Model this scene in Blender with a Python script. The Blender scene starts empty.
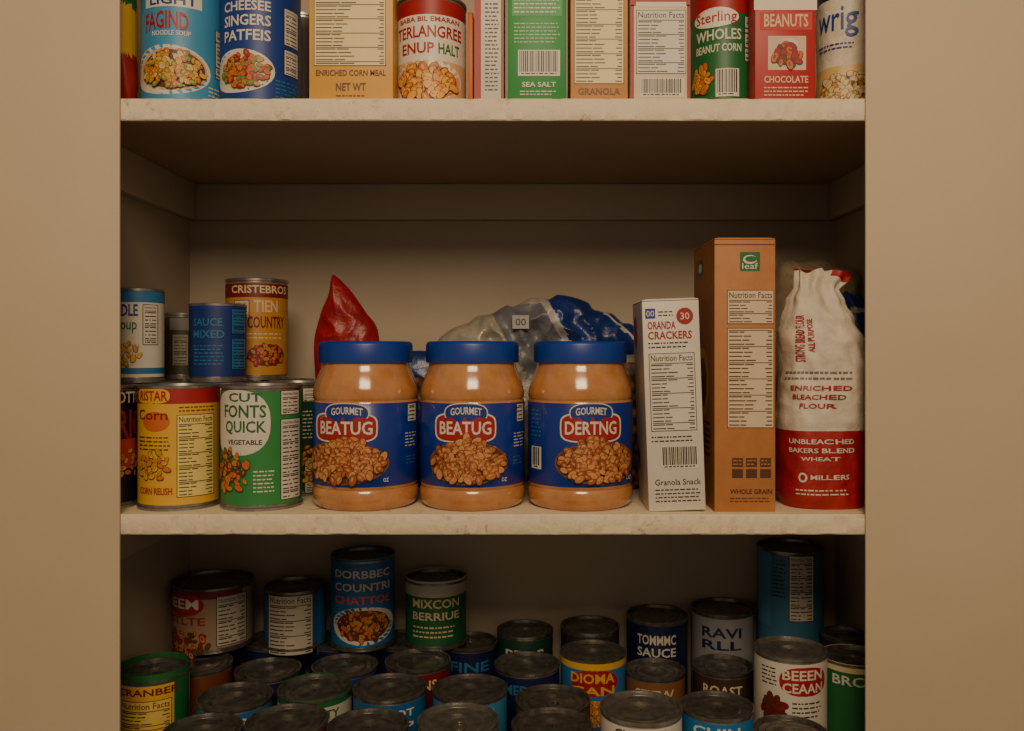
import bpy, bmesh, math, random
from mathutils import Vector, Matrix, noise
F=863.0; CZ=1.45
ZM=-.1515; ZT=.2345; ZB=-.465
random.seed(7)
col=bpy.context.scene.collection
# ---------------------------------------------------------------- materials
_m={}
def lin(c): 
    c=c/255.0
    return c/12.92 if c<=.04045 else ((c+.055)/1.055)**2.4
def M(c,rough=.42,metal=0.,coat=0.,kind=None,c2=None):
    key=(c,rough,metal,coat,kind,c2)
    if key in _m: return _m[key]
    m=bpy.data.materials.new('mat_%s_%d_%d_%d'%((kind or 'print',)+tuple(c)))
    m.use_nodes=True; nt=m.node_tree; p=nt.nodes['Principled BSDF']
    L=tuple(lin(x) for x in c)+(1,)
    p.inputs['Base Color'].default_value=L
    p.inputs['Roughness'].default_value=rough; p.inputs['Metallic'].default_value=metal
    p.inputs['Coat Weight'].default_value=coat; p.inputs['Coat Roughness'].default_value=.12
    def nn(t): return nt.nodes.new(t)
    tc=nn('ShaderNodeTexCoord')
    def noi(scale,detail=4,ro=.5):
        n=nn('ShaderNodeTexNoise'); n.inputs['Scale'].default_value=scale; n.inputs['Detail'].default_value=detail
        n.inputs['Roughness'].default_value=ro; nt.links.new(tc.outputs['Object'],n.inputs['Vector']); return n
    def ramp(src,a,ca,b,cb):
        r=nn('ShaderNodeValToRGB'); r.color_ramp.elements[0].position=a; r.color_ramp.elements[0].color=ca
        r.color_ramp.elements[1].position=b; r.color_ramp.elements[1].color=cb
        nt.links.new(src,r.inputs['Fac']); return r
    def bump(src,st,dist=.001):
        b=nn('ShaderNodeBump'); b.inputs['Strength'].default_value=st; b.inputs['Distance'].default_value=dist
        nt.links.new(src,b.inputs['Height']); nt.links.new(b.outputs[0],p.inputs['Normal'])
    L2=tuple(lin(x) for x in c2)+(1,) if c2 else tuple(x*.8 for x in L[:3])+(1,)
    if kind=='paint':
        n=noi(3.5,6); r=ramp(n.outputs[0],.3,L2,.7,L); nt.links.new(r.outputs[0],p.inputs['Base Color'])
        n2=noi(180,3); bump(n2.outputs[0],.15)
    elif kind=='shelf':
        n=noi(48,9,.8); r=ramp(n.outputs[0],.34,L2,.42,L); nt.links.new(r.outputs[0],p.inputs['Base Color'])
        n2=noi(110,6,.75); bump(n2.outputs[0],.9,.0015)
    elif kind=='card':
        n=noi(60,6,.7); r=ramp(n.outputs[0],.25,L2,.75,L); nt.links.new(r.outputs[0],p.inputs['Base Color']); bump(n.outputs[0],.1)
    elif kind=='butter':
        n=noi(45,5,.6); r=ramp(n.outputs[0],.35,L2,.65,L); nt.links.new(r.outputs[0],p.inputs['Base Color'])
        n2=noi(30,2); bump(n2.outputs[0],.12,.002)
    elif kind=='foil' or kind=='paper':
        n2=noi(38 if kind=='foil' else 60,5,.6); bump(n2.outputs[0],.8,.004 if kind=='foil' else .0025)
        r=ramp(n2.outputs[0],.3,L2,.7,L); nt.links.new(r.outputs[0],p.inputs['Base Color'])
    elif kind=='beans':
        v=nn('ShaderNodeTexVoronoi'); v.inputs['Scale'].default_value=110; nt.links.new(tc.outputs['Object'],v.inputs['Vector'])
        r=ramp(v.outputs['Distance'],.15,L,.6,L2); nt.links.new(r.outputs[0],p.inputs['Base Color']); bump(v.outputs['Distance'],-.6,.003)
    elif kind=='steel':
        n=noi(120,3); r=ramp(n.outputs[0],.3,L2,.7,L); nt.links.new(r.outputs[0],p.inputs['Base Color'])
    elif kind=='print':
        n=noi(25,5,.6); r=ramp(n.outputs[0],.2,tuple(x*.86 for x in L[:3])+(1,),.8,L); nt.links.new(r.outputs[0],p.inputs['Base Color'])
    _m[key]=m; return m
def I(r,g,b): 
    # printed inks: slightly muted
    y=.3*r+.59*g+.11*b; k=.09
    return M(tuple(int(round((x*(1-k)+y*k)*.97)) for x in (r,g,b)),.48,kind='print')
WHITE=I(222,213,198); CREAM=I(224,202,154); RED=I(176,22,26); DRED=I(130,16,18); BLUE=I(18,52,150); NAVY=I(18,30,80)
SKY=I(40,118,176); GREEN=I(24,110,54); DGREEN=I(16,74,42); YEL=I(232,176,44); GOLD=I(206,140,50); TAN=I(206,160,96)
BLACK=I(22,20,20); GREY=I(120,115,108); ORANGE=I(216,104,34); BROWN=I(108,56,26); DBROWN=I(74,36,18); INK=I(60,52,46)
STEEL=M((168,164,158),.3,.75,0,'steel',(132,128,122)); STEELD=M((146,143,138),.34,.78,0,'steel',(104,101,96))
# ---------------------------------------------------------------- text cache
_t={}
def textmesh(s):
    if s in _t: return _t[s]
    cu=bpy.data.curves.new('t','FONT'); cu.body=s; cu.resolution_u=2; cu.offset=.02 if s.isupper() else .006; cu.fill_mode='FRONT'
    ob=bpy.data.objects.new('t',cu); col.objects.link(ob); bpy.context.view_layer.update()
    me=bpy.data.meshes.new_from_object(ob.evaluated_get(bpy.context.evaluated_depsgraph_get()))
    bm=bmesh.new(); bm.from_mesh(me)
    bmesh.ops.triangulate(bm,faces=bm.faces[:])
    if len(s)<14:
        es=[e for e in bm.edges if e.calc_length()>.3]
        if es: bmesh.ops.subdivide_edges(bm,edges=es,cuts=1); bmesh.ops.triangulate(bm,faces=bm.faces[:])
    bm.verts.ensure_lookup_table(); bm.verts.index_update()
    vs=[(v.co.x,v.co.y) for v in bm.verts]; fs=[[v.index for v in f.verts] for f in bm.faces]; bm.free()
    x0=min(v[0] for v in vs);x1=max(v[0] for v in vs);y0=min(v[1] for v in vs);y1=max(v[1] for v in vs)
    vs=[((x-x0)/(x1-x0),(y-y0)/(y1-y0)) for x,y in vs]
    bpy.data.objects.remove(ob); bpy.data.curves.remove(cu); bpy.data.meshes.remove(me)
    _t[s]=(vs,fs); return _t[s]
# ---------------------------------------------------------------- builder
class B:
    def __init__(s,name):
        s.name=name; s.v=[]; s.f=[]; s.fm=[]; s.mats=[]; s.flat=True
    def mi(s,m):
        if m not in s.mats: s.mats.append(m)
        return s.mats.index(m)
    def add(s,vs,fs,mat):
        o=len(s.v); s.v+= [tuple(v) for v in vs]; k=s.mi(mat)
        for f in fs: s.f.append([i+o for i in f]); s.fm.append(k)
    def lathe(s,prof,seg=56):
        n=len(prof)
        for i in range(n-1):
            r0,z0,m=prof[i]; r1,z1,_=prof[i+1]
            s.add_ring(r0,z0,r1,z1,m,seg)
    def add_ring(s,r0,z0,r1,z1,m,seg):
        vs=[];fs=[]
        for j in range(seg):
            a=2*math.pi*j/seg; vs.append((r0*math.sin(a),-r0*math.cos(a),z0))
        for j in range(seg):
            a=2*math.pi*j/seg; vs.append((r1*math.sin(a),-r1*math.cos(a),z1))
        for j in range(seg):
            k=(j+1)%seg; fs.append([j,k,seg+k,seg+j])
        s.add(vs,fs,m)
    def box(s,x0,x1,y0,y1,z0,z1,m,bev=0):
        bm=bmesh.new(); bmesh.ops.create_cube(bm,size=1)
        for v in bm.verts: v.co=Vector(((x0+x1)/2+v.co.x*(x1-x0),(y0+y1)/2+v.co.y*(y1-y0),(z0+z1)/2+v.co.z*(z1-z0)))
        if bev: bmesh.ops.bevel(bm,geom=bm.edges[:],offset=bev,segments=2,affect='EDGES',profile=.5)
        bm.verts.index_update()
        s.add([v.co[:] for v in bm.verts],[[v.index for v in f.verts] for f in bm.faces],m); bm.free()
    def finish(s,loc=(0,0,0),rot=(0,0,0),parent=None,sharp=32,bevel=0):
        me=bpy.data.meshes.new(s.name); me.from_pydata(s.v,[],s.f)
        for m in s.mats: me.materials.append(m)
        me.polygons.foreach_set('material_index',s.fm)
        bm=bmesh.new(); bm.from_mesh(me); bmesh.ops.remove_doubles(bm,verts=bm.verts[:],dist=1e-6)
        bmesh.ops.dissolve_degenerate(bm,dist=1e-7,edges=bm.edges[:]); bm.to_mesh(me); bm.free()
        me.shade_smooth(); me.set_sharp_from_angle(angle=math.radians(sharp))
        ob=bpy.data.objects.new(s.name,me); ob.location=loc; ob.rotation_euler=rot; col.objects.link(ob)
        if parent: ob.parent=parent
        return ob
    # ----- label coordinate frames
    def cyl(s,X,d,z,r):
        s.X=X;s.d=d;s.z=z;s.r=r; s.loc=(X,d,CZ+z); pc=528+X*F/d; hw=r*F/d; va=math.atan2(X,d); df=d-r
        s.U=lambda px: r*(math.asin(max(-.999,min(.999,(px-pc)/hw)))-va)
        s.Vv=lambda py:(351-py)*df/F-z
        s.map=lambda u,v,o:((r+o)*math.sin(u/r),-(r+o)*math.cos(u/r),v)
        s.curved=True
    def plane(s,X,d,z):
        s.X=X;s.d=d;s.z=z; s.loc=(X,d,CZ+z)
        s.U=lambda px:(px-528)*d/F-X
        s.Vv=lambda py:(351-py)*d/F-z
        s.map=lambda u,v,o:(u,-o,v)
        s.curved=False
    def off(s,L): return .00012+.0001*L
    def R(s,x0,y0,x1,y1,m,L=1,sh=0,raw=False):
        if raw: u0,u1,v0,v1=x0,x1,y0,y1
        else: u0,u1=s.U(x0),s.U(x1); v1,v0=s.Vv(y0),s.Vv(y1)
        n=max(1,int(abs(u1-u0)/.003)) if s.curved else 1
        k=max(1,int(abs(v1-v0)/.006)) if getattr(s,'bag',False) else 1
        vs=[];fs=[]
        for j in range(k+1):
            for i in range(n+1): vs.append(s.map(u0+(u1-u0)*i/n,v0+(v1-v0)*j/k,s.off(L)))
        for j in range(k):
            for i in range(n): a=j*(n+1)+i; fs.append([a,a+1,a+n+2,a+n+1])
        s.add(vs,fs,m)
    def ell(s,cu,cv,a,b,m,o,rot=0,seg=28,rings=3,pw=1.):
        vs=[s.map(cu,cv,o)];fs=[]
        c,sn=math.cos(rot),math.sin(rot)
        for k in range(1,rings+1):
            for i in range(seg):
                t=2*math.pi*i/seg; x=math.copysign(abs(math.cos(t))**pw,math.cos(t))*a*k/rings; y=math.copysign(abs(math.sin(t))**pw,math.sin(t))*b*k/rings
                vs.append(s.map(cu+x*c-y*sn,cv+x*sn+y*c,o))
        for i in range(seg): fs.append([0,1+i,1+(i+1)%seg])
        for k in range(rings-1):
            for i in range(seg):
                a0=1+k*seg+i;a1=1+k*seg+(i+1)%seg; fs.append([a0,a0+seg,a1+seg,a1])
        s.add(vs,fs,m)
    def E(s,x0,y0,x1,y1,m,L=1,pw=1.,rot=0):
        u0,u1=s.U(x0),s.U(x1); v1,v0=s.Vv(y0),s.Vv(y1)
        s.ell((u0+u1)/2,(v0+v1)/2,(u1-u0)/2,(v1-v0)/2,m,s.off(L),rot=rot,rings=5 if s.curved else 1,pw=pw)
    def T(s,t,x0,y0,x1,y1,m,L=3,arch=0,vert=False):
        u0,u1=s.U(x0),s.U(x1); v1,v0=s.Vv(y0),s.Vv(y1); vs,fs=textmesh(t); out=[]
        for x,y in vs:
            if vert: x,y=1-y,x
            q=(2*x-1); out.append(s.map(u0+(u1-u0)*x,v0+(v1-v0)*y-arch*q*q,s.off(L)+.0001))
        s.add(out,fs,m)
    def pile(s,x0,y0,x1,y1,pal,n=60,sz=.0035,L=4,shape='nut',seed=1,bg=None,spread=.93):
        rg=random.Random(seed); u0,u1=s.U(x0),s.U(x1); v1,v0=s.Vv(y0),s.Vv(y1)
        cu,cv,a,b=(u0+u1)/2,(v0+v1)/2,(u1-u0)/2,(v1-v0)/2
        if bg: s.ell(cu,cv,a,b,bg,s.off(L),rings=4)
        pts=[]
        for i in range(n):
            t=i*2.39996+rg.random()*.5; q=math.sqrt((i+.5)/n); pts.append((cv+b*spread*q*math.sin(t)+rg.uniform(-.0006,.0006),cu+a*spread*q*math.cos(t)+rg.uniform(-.0006,.0006)))
        pts.sort(reverse=True)
        for i,(y,x) in enumerate(pts):
            o=s.off(L+1)+i*1.6e-5; rot=rg.random()*3.14; k=sz*(.8+.5*rg.random()); asp=.62 if shape=='nut' else .85
            s.ell(x,y,k*1.16,k*asp*1.22,DBROWN,o,rot,10,1)
            c=rg.choice(pal); s.ell(x,y+k*.08,k,k*asp,c,o+6e-6,rot,10,1)
            s.ell(x-k*.1,y+k*.22,k*.45,k*asp*.35,pal[0],o+1.1e-5,rot,8,1)
    def ST(s,x0,y0,x1,y1,m,rows=4,L=2,seed=1,fill=.97,th=.34,align='l'):
        rg=random.Random(seed+int(x0)); h=(y1-y0)/rows
        for i in range(rows):
            y=y0+i*h; x=x0; xe=x1-(x1-x0)*(1-fill)*rg.random()*4
            while x<xe-1:
                w=rg.uniform(1.5,5.5); s.R(x,y+h*.3,min(x+w,xe),y+h*(.3+th),m,L); x+=w+1.1
    def N(s,x0,y0,x1,y1,rows=None,bg=None,ink=None,L=2,head=True):
        bg=bg or WHITE; ink=ink or INK
        s.R(x0,y0,x1,y1,ink,L); s.R(x0+.7,y0+.7,x1-.7,y1-.7,bg,L+1)
        y=y0+2
        if head:
            s.T('Nutrition Facts',x0+2,y0+2,x1-2,y0+2+min(6,(x1-x0)*.16),ink,L+2); y=y0+4+min(6,(x1-x0)*.16)
        rows=rows or int((y1-y)/3.6); h=(y1-y-1)/rows; rg=random.Random(int(x0+y0))
        for i in range(rows):
            yy=y+i*h
            if i%4==0: s.R(x0+2,yy,x1-2,yy+.8,ink,L+2)
            w=rg.uniform(.3,.6)*(x1-x0); s.R(x0+2,yy+1.5,x0+2+w*.6,yy+1.5+h*.3,ink,L+2); s.R(x0+3+w*.6,yy+1.5,x0+2+w,yy+1.5+h*.3,ink,L+2)
            s.R(x1-2-rg.uniform(3,7),yy+1.5,x1-2,yy+1.5+h*.3,ink,L+2)
    def BC(s,x0,y0,x1,y1,L=3):
        s.R(x0,y0,x1,y1,WHITE,L); rg=random.Random(int(x0)); x=x0+1.5
        while x<x1-2:
            w=rg.choice([.5,.8,1.2]); s.R(x,y0+1,x+w,y1-4,BLACK,L+1); x+=w+rg.choice([.6,.9])
        s.ST(x0+3,y1-4,x1-3,y1-.5,BLACK,1,L+1)
# ---------------------------------------------------------------- can
def can(name,X,d,z,r,h,label,deco=None,dark=False,tab=False,seg=56):
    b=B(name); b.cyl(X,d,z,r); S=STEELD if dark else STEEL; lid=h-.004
    b.lathe([(0,.003,S),(r-.004,.003,S),(r-.002,0,S),(r+.0008,0,S),(r+.0008,.0025,S),(r-.0006,.0034,S),(r-.0006,.005,S),(r,.0056,label),(r,h-.0056,S),(r-.0006,h-.005,S),(r-.0006,h-.0034,S),(r+.0008,h-.0028,S),
      (r+.0008,h-.0005,S),(r,h,S),(r-.001,h-.0003,S),(r-.0017,lid-.0006,S),(r-.005,lid-.0006,S),(r-.0065,lid+.0008,S),(r-.008,lid-.0002,S),(r-.012,lid-.0004,S),(r-.0135,lid+.0005,S),(r-.015,lid-.0003,S),(r-.021,lid-.0003,S),(r-.022,lid+.0002,S),(.001,lid+.0002,S)],seg)
    if tab:
        vs=[];fs=[];n=20
        for zz in (lid+.0008,lid+.0022):
            for a,bb in ((.0078,.012),(.0046,.0065)):
                for i in range(n):
                    t=6.2832*i/n; vs.append((a*math.cos(t)+.002,bb*math.sin(t)-.010,zz))
        for i in range(n):
            k=(i+1)%n; fs+=[[2*n+i,2*n+k,3*n+k,3*n+i],[i,k,2*n+k,2*n+i],[n+i,3*n+i,3*n+k,n+k],[i,n+i,n+k,k]]
        b.add(vs,fs,STEEL)
        b.box(-.002,.006,-.0012,.004,lid+.0005,lid+.0024,STEEL,.0006)
    if deco: deco(b)
    return b.finish(b.loc)
def band(b,y0,y1,m,L=1):   # full-circumference band
    r=b.r; v1,v0=b.Vv(y0),b.Vv(y1); b.add_ring(r+b.off(L),v0,r+b.off(L),v1,m,56)
# ---------------------------------------------------------------- room shell
def slab(name,x0,x1,y0,y1,z0,z1,m,bev=0):
    b=B(name); b.box(x0,x1,y0,y1,z0,z1,m,bev); return b.finish()
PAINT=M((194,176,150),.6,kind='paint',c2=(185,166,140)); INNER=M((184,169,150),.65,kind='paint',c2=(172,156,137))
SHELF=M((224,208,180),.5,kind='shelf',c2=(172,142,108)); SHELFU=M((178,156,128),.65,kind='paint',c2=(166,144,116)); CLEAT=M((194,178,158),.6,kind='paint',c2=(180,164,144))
XL,XR=-.436,.396; D0,DB=.8,1.113
def fz(z): return CZ+z
oL,oR=(121-528)*.8005/F,(864.5-528)*.8005/F
slab('wall_front_left',-1.6,oL,.7975,.8005,0,2.5,PAINT,.0008)
slab('wall_front_right',oR,1.6,.7975,.8005,0,2.5,PAINT,.0008)
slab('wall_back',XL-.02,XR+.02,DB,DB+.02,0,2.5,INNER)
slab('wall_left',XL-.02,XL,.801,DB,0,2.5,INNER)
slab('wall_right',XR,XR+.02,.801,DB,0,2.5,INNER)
slab('floor',-1.6,1.6,-2.2,DB+.02,-.02,0,M((120,90,62),.5,kind='card',c2=(96,70,46)))
slab('ceiling',-1.6,1.6,-.3,DB+.02,2.5,2.52,PAINT)
def shelf(name,zt,th):
    # front edge built with a slightly worn, uneven arris
    b=B(name); b.box(XL,XR,.8030,DB,fz(zt)-th,fz(zt),SHELF,.0004)
    n=360; prof=[(.8032,-th+.0001),(.8016,-th+.0001),(.8008,-th+.0014),(.8008,-.5*th),(.8008,-.0016),(.8016,-.0001),(.8032,-.0001)]
    vs=[];fs=[]
    for i in range(n+1):
        x=XL+(XR-XL)*i/n
        for j,(y,z) in enumerate(prof):
            q=noise.fractal(Vector((x*60,z*200+zt*9,zt)),1,2,3)
            w=.0007*max(0,q-.15)*3 if 1<=j<=5 else 0
            vs.append((x,y+w,fz(zt)+z-(w*.5 if j in(4,5) else 0)))
    m=len(prof)
    for i in range(n):
        for j in range(m-1): fs.append([i*m+j,(i+1)*m+j,(i+1)*m+j+1,i*m+j+1])
    b.add(vs,fs,SHELF)
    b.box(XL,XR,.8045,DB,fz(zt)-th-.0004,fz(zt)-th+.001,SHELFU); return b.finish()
shelf('pantry_shelf',ZT,.0204); shelf('pantry_shelf',ZM,.019); shelf('pantry_shelf',ZB,.0204); shelf('pantry_shelf',.66,.02)
k=1
for zt in (ZT,ZM,ZB):
    zb=fz(zt)-.0208
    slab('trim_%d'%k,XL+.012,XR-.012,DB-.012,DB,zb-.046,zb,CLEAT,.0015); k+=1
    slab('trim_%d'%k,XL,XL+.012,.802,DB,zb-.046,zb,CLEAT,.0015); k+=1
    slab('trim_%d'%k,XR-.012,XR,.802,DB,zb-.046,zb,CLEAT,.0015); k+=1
# ---------------------------------------------------------------- peanut butter jars
LIDB=M((20,58,150),.38); PB=M((196,140,88),.16,0,.8,'butter',(176,116,66)); LBL=M((16,46,138),.36,0,.2)
NUTS=[I(222,146,80),I(198,116,54),I(180,94,40),I(206,126,62),I(166,82,34)]
def jar(px,title,bx,side):
    d=.8595; X=(px-528)*d/F; b=B('peanut_butter_jar'); r=.052; b.cyl(X,d,ZM,r)
    P=[(0,.002),(.040,.002),(.046,.0005),(.0495,.003),(.0515,.008),(.0522,.014),(.0515,.0185),(.0505,.020),(.0515,.0215),(.0516,.1015),(.0505,.103),(.0514,.105),(.0515,.109),(.0505,.115),(.0484,.122),(.0455,.129),(.0435,.134),(.0428,.1385),(.0428,.141)]
    q=1.012
    b.lathe([(x,z*q,PB) for x,z in P],72)
    b.lathe([(.0517,.0232*q,LBL),(.0519,.0235*q,LBL),(.0519,.1008*q,LBL),(.0517,.101*q,LBL)],72)
    n=144; rings=[(.0440,.1385,0),(.0452,.1388,1),(.0455,.141,1),(.0455,.155,1),(.0448,.1578,.5),(.043,.159,0),(.036,.159,0),(.034,.1582,0),(.0005,.1582,0)]
    vs=[];fs=[]
    for rr,zz,a in rings:
        for j in range(n):
            t=6.283185*j/n; qq=rr+(a*.0006 if j%2 else 0); vs.append((qq*math.sin(t),-qq*math.cos(t),zz*q))
    for i in range(len(rings)-1):
        for j in range(n): k=(j+1)%n; fs.append([i*n+j,i*n+k,(i+1)*n+k,(i+1)*n+j])
    b.add(vs,fs,LIDB)
    c=bx
    b.E(c-30,413,c+28,443,WHITE,1,.5); b.E(c-28.6,414.5,c+26.6,441.5,RED,2,.5)
    b.E(c-21,403,c+20,424,WHITE,3,.8); b.E(c-20,404,c+19,423,BLUE,4,.8)
    b.E(c-27.5,417.5,c+25.5,440.5,RED,5,.5)
    b.T('GOURMET',c-15,407,c+14,414.5,WHITE,5,.0014)
    b.T(title,c-25,421.5,c+23,435,WHITE,6,.0)
    b.pile(c-14,437,c+18,462,NUTS,24,.0042,7,seed=px,bg=BROWN)
    b.E(c-34.5,442,c+38.5,485.5,I(140,80,38),7)
    b.pile(c-33,443,c+37,484,NUTS,125,.0042,8,seed=px+1,bg=BROWN,spread=.93)
    b.T('OZ',c+33,479,c+38,483,WHITE,2)
    if side==1:
        b.N(405,405,414.5,424,4,WHITE,INK,1,False); b.ST(403,434,414,450,WHITE,5,1); b.ST(404,458,413,468,SKY,3,1)
    if side==2:
        b.N(514.5,405,522.5,424,4,WHITE,INK,1,False); b.ST(512,434,522,450,WHITE,5,1); b.ST(511,458,520,468,SKY,3,1)
    if side==3:
        b.BC(533,449,543,472,1); b.ST(533,410,543,440,SKY,7,1)
    return b.finish(b.loc,sharp=50)
jar(366,'BEATUG',349,1); jar(472.5,'BEATUG',467,2); jar(580,'DERTNG',591,3)
# ---------------------------------------------------------------- middle shelf cans
def c_px(name,px,d,r,h,z,label,deco=None,**k): return can(name,(px-528)*d/F,d,z,r,h,label,deco,**k)
H=.1187
def d_yellow(b):
    band(b,388,404,RED); b.E(143,388,171,404,YEL,2,.7); b.T('RISTAR',145,391,169,401,RED,3)
    b.T('Corn',144,410,169,420,DRED); b.E(147,412,171,432,ORANGE,1); b.ST(144,436,172,452,BROWN,4)
    b.pile(144,450,173,482,[GOLD,ORANGE,YEL],26,.0032,3,seed=4); b.N(177,415,211,498,bg=I(240,214,120)); b.T('CORN RELISH',145,488,173,495,RED)
    b.ST(179,406,211,413,BROWN,2,3)
c_px('food_can',179.5,.852,.0378,H,ZM,YEL,d_yellow)
def d_green(b):
    band(b,386,389,DGREEN); b.E(222,390,270,456,WHITE,2,.8); b.E(236,402,264,446,WHITE,2)
    b.T('CUT',232,393,262,402,GREEN,3); b.T('FONTS',228,405,266,418,GREEN,3); b.T('QUICK',229,421,266,435,GREEN,3)
    b.T('VEGETABLE',231,440,262,445,INK,3)
    b.pile(223,450,252,494,[ORANGE,GOLD,BROWN],46,.0034,4,seed=9)
    b.N(279,391,297,416,5); b.N(279,420,298,502,18); b.ST(254,470,274,494,WHITE,6)
c_px('food_can',262,.852,.0385,H,ZM,I(44,142,66),d_green)
def d_redb(b):
    b.T('OTTO',116,392,138,404,WHITE); b.T('RIC',116,410,138,440,RED); band(b,440,470,I(200,60,40)); b.pile(112,450,139,480,[ORANGE,YEL],14,.003,3)
can('food_can',-.4085,.846,ZM,.0228,H,BLACK,d_redb)
def d_g2(b):
    b.N(302,388,314,402,3); b.ST(302,410,314,440,WHITE,8); b.pile(299,446,316,490,[YEL,ORANGE],20,.0028,3); b.N(304,458,314,494,9)
can('food_can',-.249,.9325,ZM,.036,H,DGREEN,d_g2)
can('food_can',-.3255,.9325,ZM,.036,H,WHITE); can('food_can',-.399,.9325,ZM,.036,H,RED)
can('food_can',-.288,1.01,ZM,.036,H,WHITE); can('food_can',-.365,1.01,ZM,.036,H,GREEN)
Z2=ZM+H+.0003
def d_wh(b):
    band(b,290,302,SKY); b.T('ODLE',118,304,138,316,BLUE); b.N(142,304,156,345,9); b.pile(112,340,142,368,[YEL,CREAM,GOLD],30,.003,3,bg=WHITE); b.T('soup',120,322,137,333,GREEN); band(b,368,374,SKY)
can('food_can',-.409,.905,Z2,.0258,.097,WHITE,d_wh)
def d_nv(b):
    b.T('SAUCE',196,318,222,326,SKY); b.T('MIXED',196,330,224,338,SKY); b.ST(196,344,224,366,SKY,6); b.N(230,308,244,334,6,SKY,NAVY); b.N(230,338,244,370,8,SKY,NAVY); band(b,303,310,BLUE)
can('food_can',(218-528)*.93/F,.93,Z2,.0292,.0828,I(18,52,130),d_nv)
def d_go(b):
    band(b,283,297,DRED); b.T('CRISTEBROS',234,285,284,293,CREAM); b.T('TIEN',254,300,276,312,CREAM); b.N(236,300,250,326,6,CREAM); b.T('COUNTRY',248,316,282,328,DRED); b.ST(248,332,280,340,CREAM,2); b.pile(248,344,282,366,[ORANGE,GOLD,RED],34,.003,3,bg=BROWN); b.ST(232,345,246,368,INK,6)
c_px('food_can',257,1.0,.0345,.1145,Z2,GOLD,d_go)
def d_dk(b): b.R(171,318,188,330,GREY); b.N(173,334,188,366,8,I(150,140,120))
c_px('food_can',182,1.02,.0275,.077,Z2,I(70,60,40),d_dk)
# ---------------------------------------------------------------- boxes
def carton(name,x0,x1,ytop,df,depth,z,mat,deco=None,side=None,rot=0,lean=0,topm=None,sidem=None):
    X=((x0+x1)/2-528)*df/F; w=(x1-x0)*df/F/2; b=B(name); b.plane(X,df,z); h=b.Vv(ytop)
    b.box(-w,w,0,depth,0,h,mat,.0009)
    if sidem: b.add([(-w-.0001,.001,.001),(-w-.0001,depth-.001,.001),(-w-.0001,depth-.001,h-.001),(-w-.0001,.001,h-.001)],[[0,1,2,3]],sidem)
    b.box(-w-.0002,w+.0002,-.0002,depth+.0002,h-.0016,h-.0011,INK if mat==WHITE else BROWN)
    b.box(-w+.001,w-.001,depth*.48,depth*.52,h,h+.0005,mat); b.box(-w+.003,w-.003,.002,depth*.5,h,h+.0006,mat,.0002)
    if deco: deco(b)
    if side: 
        b.map=lambda u,v,o:(-w-o,depth-u,v); b.U=lambda q:q*depth; b.Vv=lambda q:q*h; side(b)
    return b.finish(b.loc,(0,lean,rot))
def d_wb(b):
    b.R(652,309,662,319,BLUE,1); b.T('00',653,311,661,317,WHITE,2); b.E(683,309,700,326,RED,1); b.T('30',687,314,696,321,WHITE,3)
    b.ST(665,311,681,318,INK,2); b.T('ORANDA',654,322,682,330,RED); b.T('CRACKERS',654,332,698,340,RED); b.ST(654,342,698,350,INK,2)
    b.N(654,354,700,432); b.BC(663,447,700,470); b.ST(654,436,700,444,INK,2); b.T('Granola Snack',656,480,702,486,INK); b.ST(656,489,702,504,INK,4)
def s_wb(b):
    b.ell(.012,.045,.01,.013,ORANGE,.0003); b.ell(.012,.045,.007,.009,BROWN,.0005); b.ell(.018,.17,.012,.016,RED,.0003)
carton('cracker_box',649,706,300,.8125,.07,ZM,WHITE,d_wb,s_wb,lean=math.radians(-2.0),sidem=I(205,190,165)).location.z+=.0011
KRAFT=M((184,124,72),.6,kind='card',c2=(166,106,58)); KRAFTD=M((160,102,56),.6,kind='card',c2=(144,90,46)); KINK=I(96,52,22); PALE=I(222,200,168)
def d_bb(b):
    b.R(740,252,760,271,GREEN,1); b.E(743,255,757,264,WHITE,2); b.E(745,256,757,262,GREEN,3); b.T('leaf',742,263,758,269,WHITE,3)
    b.R(714,244,776,245,KINK,1)
    b.N(727,290,774,324,7,PALE,KINK); b.N(727,328,774,428,24,PALE,KINK,head=False)
    for i in range(3): b.R(732+i*14,458,743+i*14,467,KINK,1); b.R(732+i*14,469,743+i*14,478,KINK,1); b.ST(733+i*14,459,742+i*14,466,KRAFT,2,2)
    b.T('WHOLE GRAIN',730,489,772,494,KINK); b.ST(730,497,772,503,KINK,2)
def s_bb(b):
    b.ell(.035,.235,.014,.009,GREEN,.0003); b.ell(.035,.235,.008,.005,WHITE,.0005); b.ell(.045,.12,.03,.035,GOLD,.0002); b.ell(.045,.12,.02,.025,KINK,.0004)
    for i in range(6): b.R(.01,.05+i*.006,.08,.0525+i*.006,KINK,1,raw=True)
carton('cereal_box',714.5,775.5,238,.8125,.10,ZM,KRAFT,d_bb,s_bb,sidem=KRAFTD)
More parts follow.
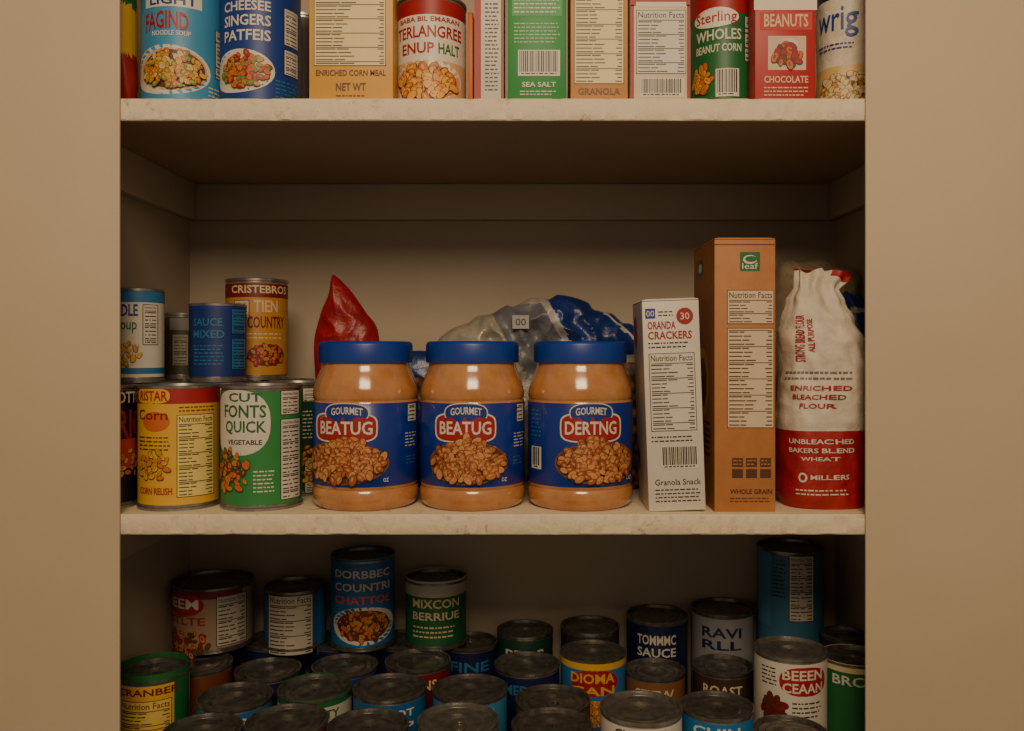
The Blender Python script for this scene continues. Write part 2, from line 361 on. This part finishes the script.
# ---------------------------------------------------------------- soft bags
def interp(P,t):
    for i in range(len(P)-1):
        if t<=P[i+1][0]:
            a,b=P[i],P[i+1]; q=(t-a[0])/(b[0]-a[0]); q=q*q*(3-2*q)
            return [a[k]+(b[k]-a[k])*q for k in range(1,len(a))]
    return list(P[-1][1:])
def bag(name,X,d,z,w,t,Hh,prof,matf,deco=None,amp=.0015,seed=0,ex=.8,rot=0,nv=110,nt=120,slope=0):
    b=B(name); b.cyl(X,d,z,w); b.bag=True
    def S(u,v,o):
        th=u/w; q=max(0,min(1,v/Hh)); ws,ts,sx=interp(prof,q); s,c=math.sin(th),math.cos(th)
        x=w*ws*math.copysign(abs(s)**ex,s); y=-t*ts*math.copysign(abs(c)**ex,c)
        n=noise.fractal(Vector((x*22+seed,v*14,(y+seed)*9)),1,2,4)*amp*1.3
        n2=noise.noise(Vector((x*60+v*30+seed,v*24-x*24,seed+(2 if y>0 else 0))))
        n2=(1-abs(n2)*2.4)*amp*(.35+.55*q) if amp>.0015 else n2*amp
        k=n+n2+o; 
        k=k if q>.04 else o+(k-o)*q*25
        pl=math.sin(th*9+seed)*.0022*max(0,(q-.74)/.26) if amp>.0015 else 0
        k+=pl
        return (x+sx+s*k, y-c*k, v+slope*x*max(0,q-.8)*5+(noise.noise(Vector((th*1.5+seed,0,3)))*.007 if q>.93 else 0))
    b.map=S; vs=[]
    for j in range(nv+1):
        for i in range(nt): vs.append(S(w*2*math.pi*i/nt,Hh*j/nv,0))
    o=len(b.v); b.v+=vs
    for j in range(nv):
        for i in range(nt):
            m=matf(2*math.pi*(i+.5)/nt,Hh*(j+.5)/nv); k=(i+1)%nt
            b.f.append([o+j*nt+i,o+j*nt+k,o+(j+1)*nt+k,o+(j+1)*nt+i]); b.fm.append(b.mi(m))
    b.f.append([o+i for i in range(nt)][::-1]); b.fm.append(0); b.f.append([o+nv*nt+i for i in range(nt)]); b.fm.append(0)
    b.off=lambda L:.0006+.00015*L
    if deco: deco(b)
    return b.finish(b.loc,(0,0,rot),sharp=80)
PAPW=M((218,208,192),.6,kind='paper',c2=(196,182,164)); PAPR=M((168,26,30),.55,kind='paper',c2=(146,20,24))
def d_fl(b):
    b.T('STRONG BREAD FLOUR',800,314,811,362,RED,1,vert=True); b.T('ALL PURPOSE',814,318,821,352,RED,1,vert=True)
    b.ST(788,370,850,382,GREY,2); b.T('ENRICHED',796,386,846,391,RED); b.T('BLEACHED',798,395,842,400,RED); b.T('FLOUR',806,404,836,409,RED)
    b.T('UNBLEACHED',796,440,850,445,WHITE); b.T('BAKERS BLEND',796,449,850,454,WHITE); b.T('WHEAT',808,458,838,462,WHITE)
    b.E(805,474,814,484,WHITE,1); b.E(807,476,812,482,RED,2); b.T('MILLERS',817,476,846,481,WHITE); b.ST(802,490,846,498,WHITE,2)
bag('flour_bag',(821-528)*.855/F,.855,ZM,.0415,.034,.230,
  [(0,.93,.93,0),(.05,.99,1,0),(.33,1.02,1.04,0),(.36,1.04,1.06,0),(.6,1.0,1.0,.001),(.7,.97,.95,0),(.79,.80,.82,-.004),(.87,.62,.6,-.007),(.93,.46,.4,-.006),(1,.60,.2,.000)],
  lambda th,v: PAPR if (v<.0745 or (v>.2235 and math.sin(th)>.25)) else PAPW,d_fl,amp=.0024,seed=3,slope=-.10)
def pouch(name,outl,d,th,zref,matf,amp=.004,seed=0,deco=None,rings=34,shiftd=0):
    pts=[Vector(((x-528)*d/F,(351-y)*d/F)) for x,y in outl]
    n=len(pts); dense=[]
    for i in range(n):
        p0,p1,p2,p3=pts[i-1],pts[i],pts[(i+1)%n],pts[(i+2)%n]
        for k in range(8):
            t=k/8; c=.5*((2*p1)+(-p0+p2)*t+(2*p0-5*p1+4*p2-p3)*t*t+(-p0+3*p1-3*p2+p3)*t*t*t)
            dense.append(c*.6+(p1.lerp(p2,t))*.4)
    zb=min(p.y for p in dense); C=sum(dense,Vector((0,0)))/len(dense); N=len(dense); b=B(name)
    for side in (-1,1):
        vs=[];fs=[]
        for k in range(rings+1):
            q=1-k/rings
            for p in dense:
                x,y=C.x+(p.x-C.x)*q,C.y+(p.y-C.y)*q; dep=th*(1-q**3)**.5
                nn=noise.fractal(Vector((x*18+seed,y*18,seed)),1,2,4)*amp*.8+(1-2.5*abs(noise.noise(Vector((x*38+seed+y*20,y*38-x*15,seed+side)))))*amp*.8
                vs.append((x-C.x,side*dep+nn*(1-q**6)*side,y-zb))
        for k in range(rings):
            for i in range(N):
                j=(i+1)%N; fs.append([k*N+i,k*N+j,(k+1)*N+j,(k+1)*N+i])
        o=len(b.v); b.v+=vs
        for f in fs:
            c=sum((Vector(vs[i]) for i in f),Vector())/4; px=528+(c.x+C.x)*F/d; py=351-(c.z+zb)*F/d
            b.f.append([i+o for i in f]); b.fm.append(b.mi(matf(px,py)))
    if deco:
        b.plane(C.x,d-th-.004,0); b.z=0; b.Vv=lambda py:(351-py)*d/F-zb; b.U=lambda px:(px-528)*d/F-C.x
        b.map=lambda u,v,o:(u,-(th+amp*1.2)-o,v); deco(b)
    return b.finish((C.x,d,CZ+(zref if zref is not None else zb)),sharp=70)
FRED=M((166,22,28),.38,kind='foil',c2=(124,14,18)); CLR=M((176,168,154),.3,0,.3,'foil',(128,120,108)); FBL=M((28,56,128),.36,0,.1,'foil',(16,32,86)); FGR=M((118,120,128),.4,kind='foil',c2=(84,86,96)); FWH=M((186,184,180),.4,kind='foil',c2=(150,148,144))
BEANS=M((150,96,52),.5,kind='beans',c2=(40,22,12)); PLAST=M((158,140,116),.4,kind='foil',c2=(116,100,80))
pouch('snack_bag',[(333,284),(341,290),(353,303),(366,322),(378,340),(384,400),(384,486),(318,486),(316,400),(314,352),(321,322),(329,303),(331,290)],.992,.016,ZM,lambda x,y:FRED,seed=2,amp=.003)
def mf(px,py):
    a=px-(py-305)*.55
    if a<484: return CLR
    if a<538 : return FGR if py>311 else CLR
    if a<546: return FWH
    if 586<px-(py-305)*1.1<591: return FWH
    return FBL
def d_bg(b): b.R(513,323,529,336,I(170,170,166),1); b.T('00',516,326,526,333,INK,2)
pouch('pasta_bag',[(440,344),(452,335),(468,329),(478,322),(492,320),(506,312),(514,313),(532,304),(548,306),(558,301),(575,304),(588,309),(594,316),(612,320),(622,329),(632,331),(648,350),(640,400),(630,482),(450,482),(436,400),(432,358)],1.0,.028,ZM,mf,seed=5,deco=d_bg,amp=.0085)
pouch('bean_bag',[(560,374),(600,366),(640,364),(656,372),(660,420),(658,494),(570,494),(560,440)],.945,.018,ZM,lambda x,y:BEANS if 372<y else CLR,seed=7,amp=.002)
pouch('bean_bag',[(395,362),(420,358),(440,362),(452,380),(452,488),(392,488),(388,400)],.955,.016,ZM,lambda x,y:BEANS if y>385 else FBL,seed=8,amp=.002)
pouch('rice_bag',[(776,274),(788,264),(800,266),(820,263),(836,271),(850,272),(860,282),(856,330),(852,473),(778,473),(772,380)],1.035,.028,ZM,lambda x,y:PLAST,seed=11,amp=.006)
pouch('chip_bag',[(842,310),(854,305),(866,308),(874,330),(874,484),(846,484)],.962,.020,ZM,lambda x,y:FBL if not 318<y<323 else FWH,seed=13)
# ---------------------------------------------------------------- top shelf goods
pouch('snack_bag',[(102,-30),(124,-34),(132,-24),(135,20),(135,60),(134,107),(102,107)],.842,.016,ZT,lambda x,y:GREEN if y<12 else (YEL if y<62 else RED),seed=21,amp=.001)
def d_t2(b):
    b.T('FAGIND',150,10,188,28,RED,3,.002); b.T('NOODLE SOUP',156,30,190,35,WHITE); b.E(144,44,208,94,WHITE,1); b.E(147,47,205,90,I(200,180,140),2)
    b.pile(149,49,203,88,[YEL,GOLD,I(120,150,60),ORANGE,CREAM],110,.0032,3,seed=3,bg=BROWN); b.N(212,20,221,70,10); b.R(150,-8,200,6,WHITE,1); b.T('LIGHT',154,-6,196,4,BLUE); b.ST(206,80,220,96,WHITE,4)
c_px('food_can',183,.86,.0385,.135,ZT,I(60,150,205),d_t2)
def d_t3(b):
    b.T('CHEESEE',228,0,270,10,WHITE); b.T('SINGERS',228,14,270,25,WHITE); b.T('PATFEIS',228,29,270,40,WHITE); b.E(222,48,274,92,WHITE,1); b.pile(226,52,271,88,[ORANGE,RED,I(90,140,50),GOLD],80,.0031,2,seed=6,bg=CREAM)
    b.N(282,2,296,40,8,WHITE,NAVY); b.N(282,44,296,70,6,WHITE,NAVY); b.ST(274,76,297,96,SKY,5)
c_px('food_can',261,.86,.0385,.135,ZT,I(18,60,152),d_t3)
def d_t4(b):
    b.N(314,-20,386,66,bg=I(244,220,160)); b.T('ENRICHED CORN MEAL',316,70,386,76,BROWN); b.T('NET WT',336,83,366,91,BROWN); b.ST(336,94,366,98,BROWN,1)
carton('pasta_box',309,393,-60,.8125,.028,ZT,I(232,168,66),d_t4)
def d_t5(b):
    band(b,14,60,I(235,225,205)); b.T('BABA BIL EMARAN',402,16,458,21,RED); b.T('TERLANGREE',400,25,460,37,RED); b.T('ENUP',404,42,434,53,RED); b.T('HALT',438,42,458,53,GREEN)
    band(b,60,100,I(224,180,130)); b.E(396,58,460,100,I(245,235,215),2); b.pile(400,64,456,99,[I(246,180,80),I(236,150,50),I(222,120,34)],50,.005,3,seed=8,bg=ORANGE)
c_px('food_can',431.5,.858,.0342,.1075,ZT,RED,d_t5)
carton('rice_box',468,473,12,.83,.02,ZT,ORANGE)
def d_t7(b): b.R(474.5,-50,481,101,RED,0); b.ST(485,2,499,92,INK,22); b.R(501,-50,503,101,RED,1)
carton('cracker_box',475,503.5,-40,.8125,.07,ZT,WHITE,d_t7)
def d_t8(b):
    b.R(512,-10,562,16,I(40,160,80),1); b.ST(514,-6,560,14,WHITE,5); b.ST(514,22,560,44,I(150,210,150),6); b.BC(518,50,560,76); b.T('SEA SALT',522,82,556,87,WHITE); b.ST(520,90,556,96,WHITE,2)
carton('biscuit_box',508,566,-50,.8125,.06,ZT,I(30,150,66),d_t8,rot=0)
def d_t9(b): b.N(574,-30,624,84,bg=I(240,214,160)); b.T('GRANOLA',578,88,620,95,BROWN)
carton('granola_box',570.5,628,-50,.8125,.06,ZT,I(214,146,74),d_t9)
def d_t10(b):
    b.R(630,-60,690,6,RED,1); b.R(636,2,686,7,WHITE,2); b.N(636,10,686,74); b.BC(640,78,684,97); b.R(630.8,5,634,101,RED,1); b.R(687,5,690,101,RED,1)
carton('cookie_box',630.5,690,-50,.8125,.05,ZT,I(236,210,180),d_t10)
def d_t11(b):
    band(b,-40,12,RED); b.T('Sterling',698,10,736,24,RED,3); b.T('WHOLES',698,28,740,39,WHITE); b.T('BEANUT CORN',698,43,740,51,WHITE); b.BC(716,68,738,96,1); b.pile(694,62,714,92,[ORANGE,GOLD,YEL],18,.004,3); b.N(743,14,751,60,8)
    b.E(696,6,738,26,I(240,230,210),2)
c_px('food_can',722.5,.870,.0318,.14,ZT,I(24,110,54),d_t11)
def d_t12(b):
    b.R(754,-60,817,10,I(236,222,200),1); b.R(760,12,812,30,I(214,40,40),1); b.T('BEANUTS',764,14,808,27,CREAM); b.R(768,36,806,70,I(225,190,160),1); b.pile(772,44,802,68,[RED,BROWN,ORANGE],20,.004,3); b.E(780,38,798,50,WHITE,2)
    b.T('CHOCOLATE',764,76,808,83,CREAM); b.ST(764,86,808,97,CREAM,3)
carton('tea_box',755,815.5,-50,.8125,.025,ZT,I(196,36,40),d_t12)
def d_t13(b):
    b.T('wrig',822,2,862,34,BLUE,2); b.ST(822,38,860,46,BLUE,2); b.pile(824,70,880,104,[CREAM,GOLD,I(230,190,120)],60,.005,2)
bag('sugar_bag',(853-528)*.86/F,.86,ZT,.0345,.028,.16,[(0,.97,.97,0),(.1,1,1,0),(.8,1,1,0),(1,.8,.3,0)],lambda th,v: NAVY if v>.108 else (I(226,184,110) if v<.042 else PAPW),d_t13,amp=.001,seed=9)
c_px('food_can',302,.96,.034,.13,ZT,I(60,30,20))
# ---------------------------------------------------------------- bottom shelf cans
def gen(px,py,label,t=None,tc=WHITE,bandc=None,panel=None,pic=None,w=34,t2=None,oval=None):
    def f(b):
        y=py+w*.36+3
        if bandc: band(b,y-3,y+6,bandc)
        if oval: b.E(px-w*.62,y+5,px+w*.7,y+32,oval,1)
        if t: b.T(t,px-w*.62,y+9,px+w*.6,y+19,tc)
        if t2: b.T(t2,px-w*.62,y+22,px+w*.6,y+31,tc)
        if pic: b.pile(px-w*.6,y+36,px+w*.6,y+62,pic,40,.0035,3,seed=px,bg=CREAM)
        if panel: b.N(px+w*panel-10,y+6,px+w*panel+12,y+54)
    return f
OG=[ORANGE,GOLD,YEL]
def low(px,py,d,r,label,deco=None,zb=ZB,**k):
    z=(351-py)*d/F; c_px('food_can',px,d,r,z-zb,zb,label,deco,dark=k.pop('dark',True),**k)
R1,R2,R3,R4=.8405,.9185,.9965,1.0735
low(203,728,R1,.037,RED); low(287,719,R1,.0388,DRED); low(368,724,R1,.0388,SKY); low(458,718,R1,.0388,I(150,110,80),tab=True,dark=False); low(552,723,R1,.0388,GREEN)
low(641,706,R1,.0395,WHITE,gen(641,706,0,'CUNTRY',INK,w=40),dark=False); low(717,704,.854,.0352,I(30,120,190),gen(717,704,0,'CHILI',WHITE,w=36)); low(790,730,R1,.036,BROWN)
def d_l1(b): band(b,676,686,GREEN); b.T('CRANBER',124,690,176,697,DRED); b.N(124,702,170,731,bg=I(238,200,90)); b.R(172,680,186,731,GREEN,2)
low(154,669,.916,.0355,I(232,176,48),d_l1)
low(235,695,R2,.0385,I(30,110,180),gen(235,695,0,'EXTRA',WHITE,w=38)); low(315,687,R2,.0385,I(200,195,180),gen(315,687,0,'QUALITY',GREEN,GREEN,w=38)); low(390,686,R2,.0385,I(24,100,170),gen(390,686,0,'JEABOT',WHITE,w=38,t2='SOUP')); low(470,687,R2,.0395,I(50,140,190),gen(470,687,0,'OCEAN',WHITE,w=38,t2='TUNA')); low(553,698,R2,.0395,I(120,70,40),gen(553,698,0,'OTOR',CREAM,w=38),tab=True)
def d_be(b):
    b.E(780,668,822,697,RED,1,.8); b.T('BEEEN',783,671,819,681,WHITE); b.T('CEAAN',783,684,819,694,WHITE); b.pile(763,700,786,724,[DRED,BROWN],22,.0045,3); b.ST(764,670,778,690,INK,5); b.ST(792,702,820,720,INK,4)
low(790,647,.918,.0375,WHITE,d_be,dark=False)
low(853,655,.920,.033,GREEN,gen(853,655,0,'BRCE',WHITE,CREAM,w=30))
low(200,662,R3,.036,I(120,60,30)); low(268,668,R3,.037,NAVY); low(345,664,R3,.037,BLUE); low(418,659,R3,.037,DRED,gen(418,659,0,'BEANS',CREAM,w=30)); low(527,662,R3,.0372,NAVY,gen(527,662,0,'MEDLEY',SKY,w=34))
low(593,650,R3,.0372,I(40,120,190),gen(593,650,0,'DIOMA',YEL,YEL,None,OG,34,'CAN',RED)); low(655,668,R3,.034,I(140,90,50),gen(655,668,0,'STEW',CREAM,w=30)); low(723,664,.992,.034,I(70,50,40),gen(723,664,0,'ROAST',CREAM,w=30)); 
low(470,640,R4-.01,.0335,NAVY,gen(470,640,0,'FINE',SKY,w=30)); low(525,628,R4,.0345,I(24,70,50),gen(525,628,0,'PEAS',WHITE,w=30)); low(590,624,R4,.036,I(50,50,60),gen(590,624,0,'MIX',WHITE,w=30))
low(657,613,R4,.0375,NAVY,gen(657,613,0,'TOMMMC',WHITE,w=30,t2='SAUCE')); low(722,606,R4,.038,I(150,150,152),gen(722,606,0,'RAVI',NAVY,w=30,t2='RLL'))
ZS=-.3565
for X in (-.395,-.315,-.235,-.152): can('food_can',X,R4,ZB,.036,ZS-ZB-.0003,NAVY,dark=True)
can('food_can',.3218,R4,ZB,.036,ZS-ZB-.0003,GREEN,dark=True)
def d_b1(b): b.R(185,592,240,600,DRED,1) ; b.E(170,594,205,618,RED,2); b.T('BEEM',173,600,200,610,WHITE); b.T('ESTLTE',172,618,206,626,RED); b.N(216,598,244,648,10,I(200,190,170)); b.pile(172,630,212,660,[BROWN,RED,ORANGE],30,.004,3)
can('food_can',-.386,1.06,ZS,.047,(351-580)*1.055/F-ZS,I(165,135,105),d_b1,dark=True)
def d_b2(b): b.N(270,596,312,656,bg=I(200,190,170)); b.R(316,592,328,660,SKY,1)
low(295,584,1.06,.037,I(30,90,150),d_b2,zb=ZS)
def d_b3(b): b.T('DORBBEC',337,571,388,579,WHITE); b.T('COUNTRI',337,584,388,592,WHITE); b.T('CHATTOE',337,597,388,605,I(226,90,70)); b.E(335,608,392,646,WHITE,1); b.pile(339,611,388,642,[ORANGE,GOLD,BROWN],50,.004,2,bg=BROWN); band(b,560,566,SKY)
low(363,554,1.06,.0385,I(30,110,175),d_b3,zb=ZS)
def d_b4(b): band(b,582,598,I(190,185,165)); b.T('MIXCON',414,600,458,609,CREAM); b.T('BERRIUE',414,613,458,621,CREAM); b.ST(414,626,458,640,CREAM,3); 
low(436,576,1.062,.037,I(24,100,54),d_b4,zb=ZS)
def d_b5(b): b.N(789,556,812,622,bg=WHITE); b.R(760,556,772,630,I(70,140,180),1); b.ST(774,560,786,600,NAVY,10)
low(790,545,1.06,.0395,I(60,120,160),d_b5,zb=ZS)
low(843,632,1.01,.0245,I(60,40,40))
# ---------------------------------------------------------------- lights, world, camera
w=bpy.data.worlds.new('room_ambient'); bpy.context.scene.world=w; w.use_nodes=True
bg=w.node_tree.nodes['Background']; bg.inputs[0].default_value=(1,.79,.57,1); bg.inputs[1].default_value=.235
def area(name,loc,target,sx,sy,e,c):
    l=bpy.data.lights.new(name,'AREA'); l.shape='RECTANGLE'; l.size=sx; l.size_y=sy; l.energy=e; l.color=c
    o=bpy.data.objects.new(name,l); o.location=loc; o.rotation_euler=(Vector(target)-Vector(loc)).to_track_quat('-Z','Y').to_euler(); col.objects.link(o)
area('ceiling_lamp',(.05,-.6,2.25),(0,.9,1.5),.6,.45,17.5,(1,.77,.50))
cam=bpy.data.cameras.new('camera'); co=bpy.data.objects.new('camera',cam); col.objects.link(co)
co.location=(0,0,CZ); co.rotation_euler=(math.pi/2,0,0)
cam.sensor_width=36; cam.lens=36*F/1024; cam.shift_x=-16/1024; cam.shift_y=-14.5/1024; cam.clip_start=.02
bpy.context.scene.camera=co
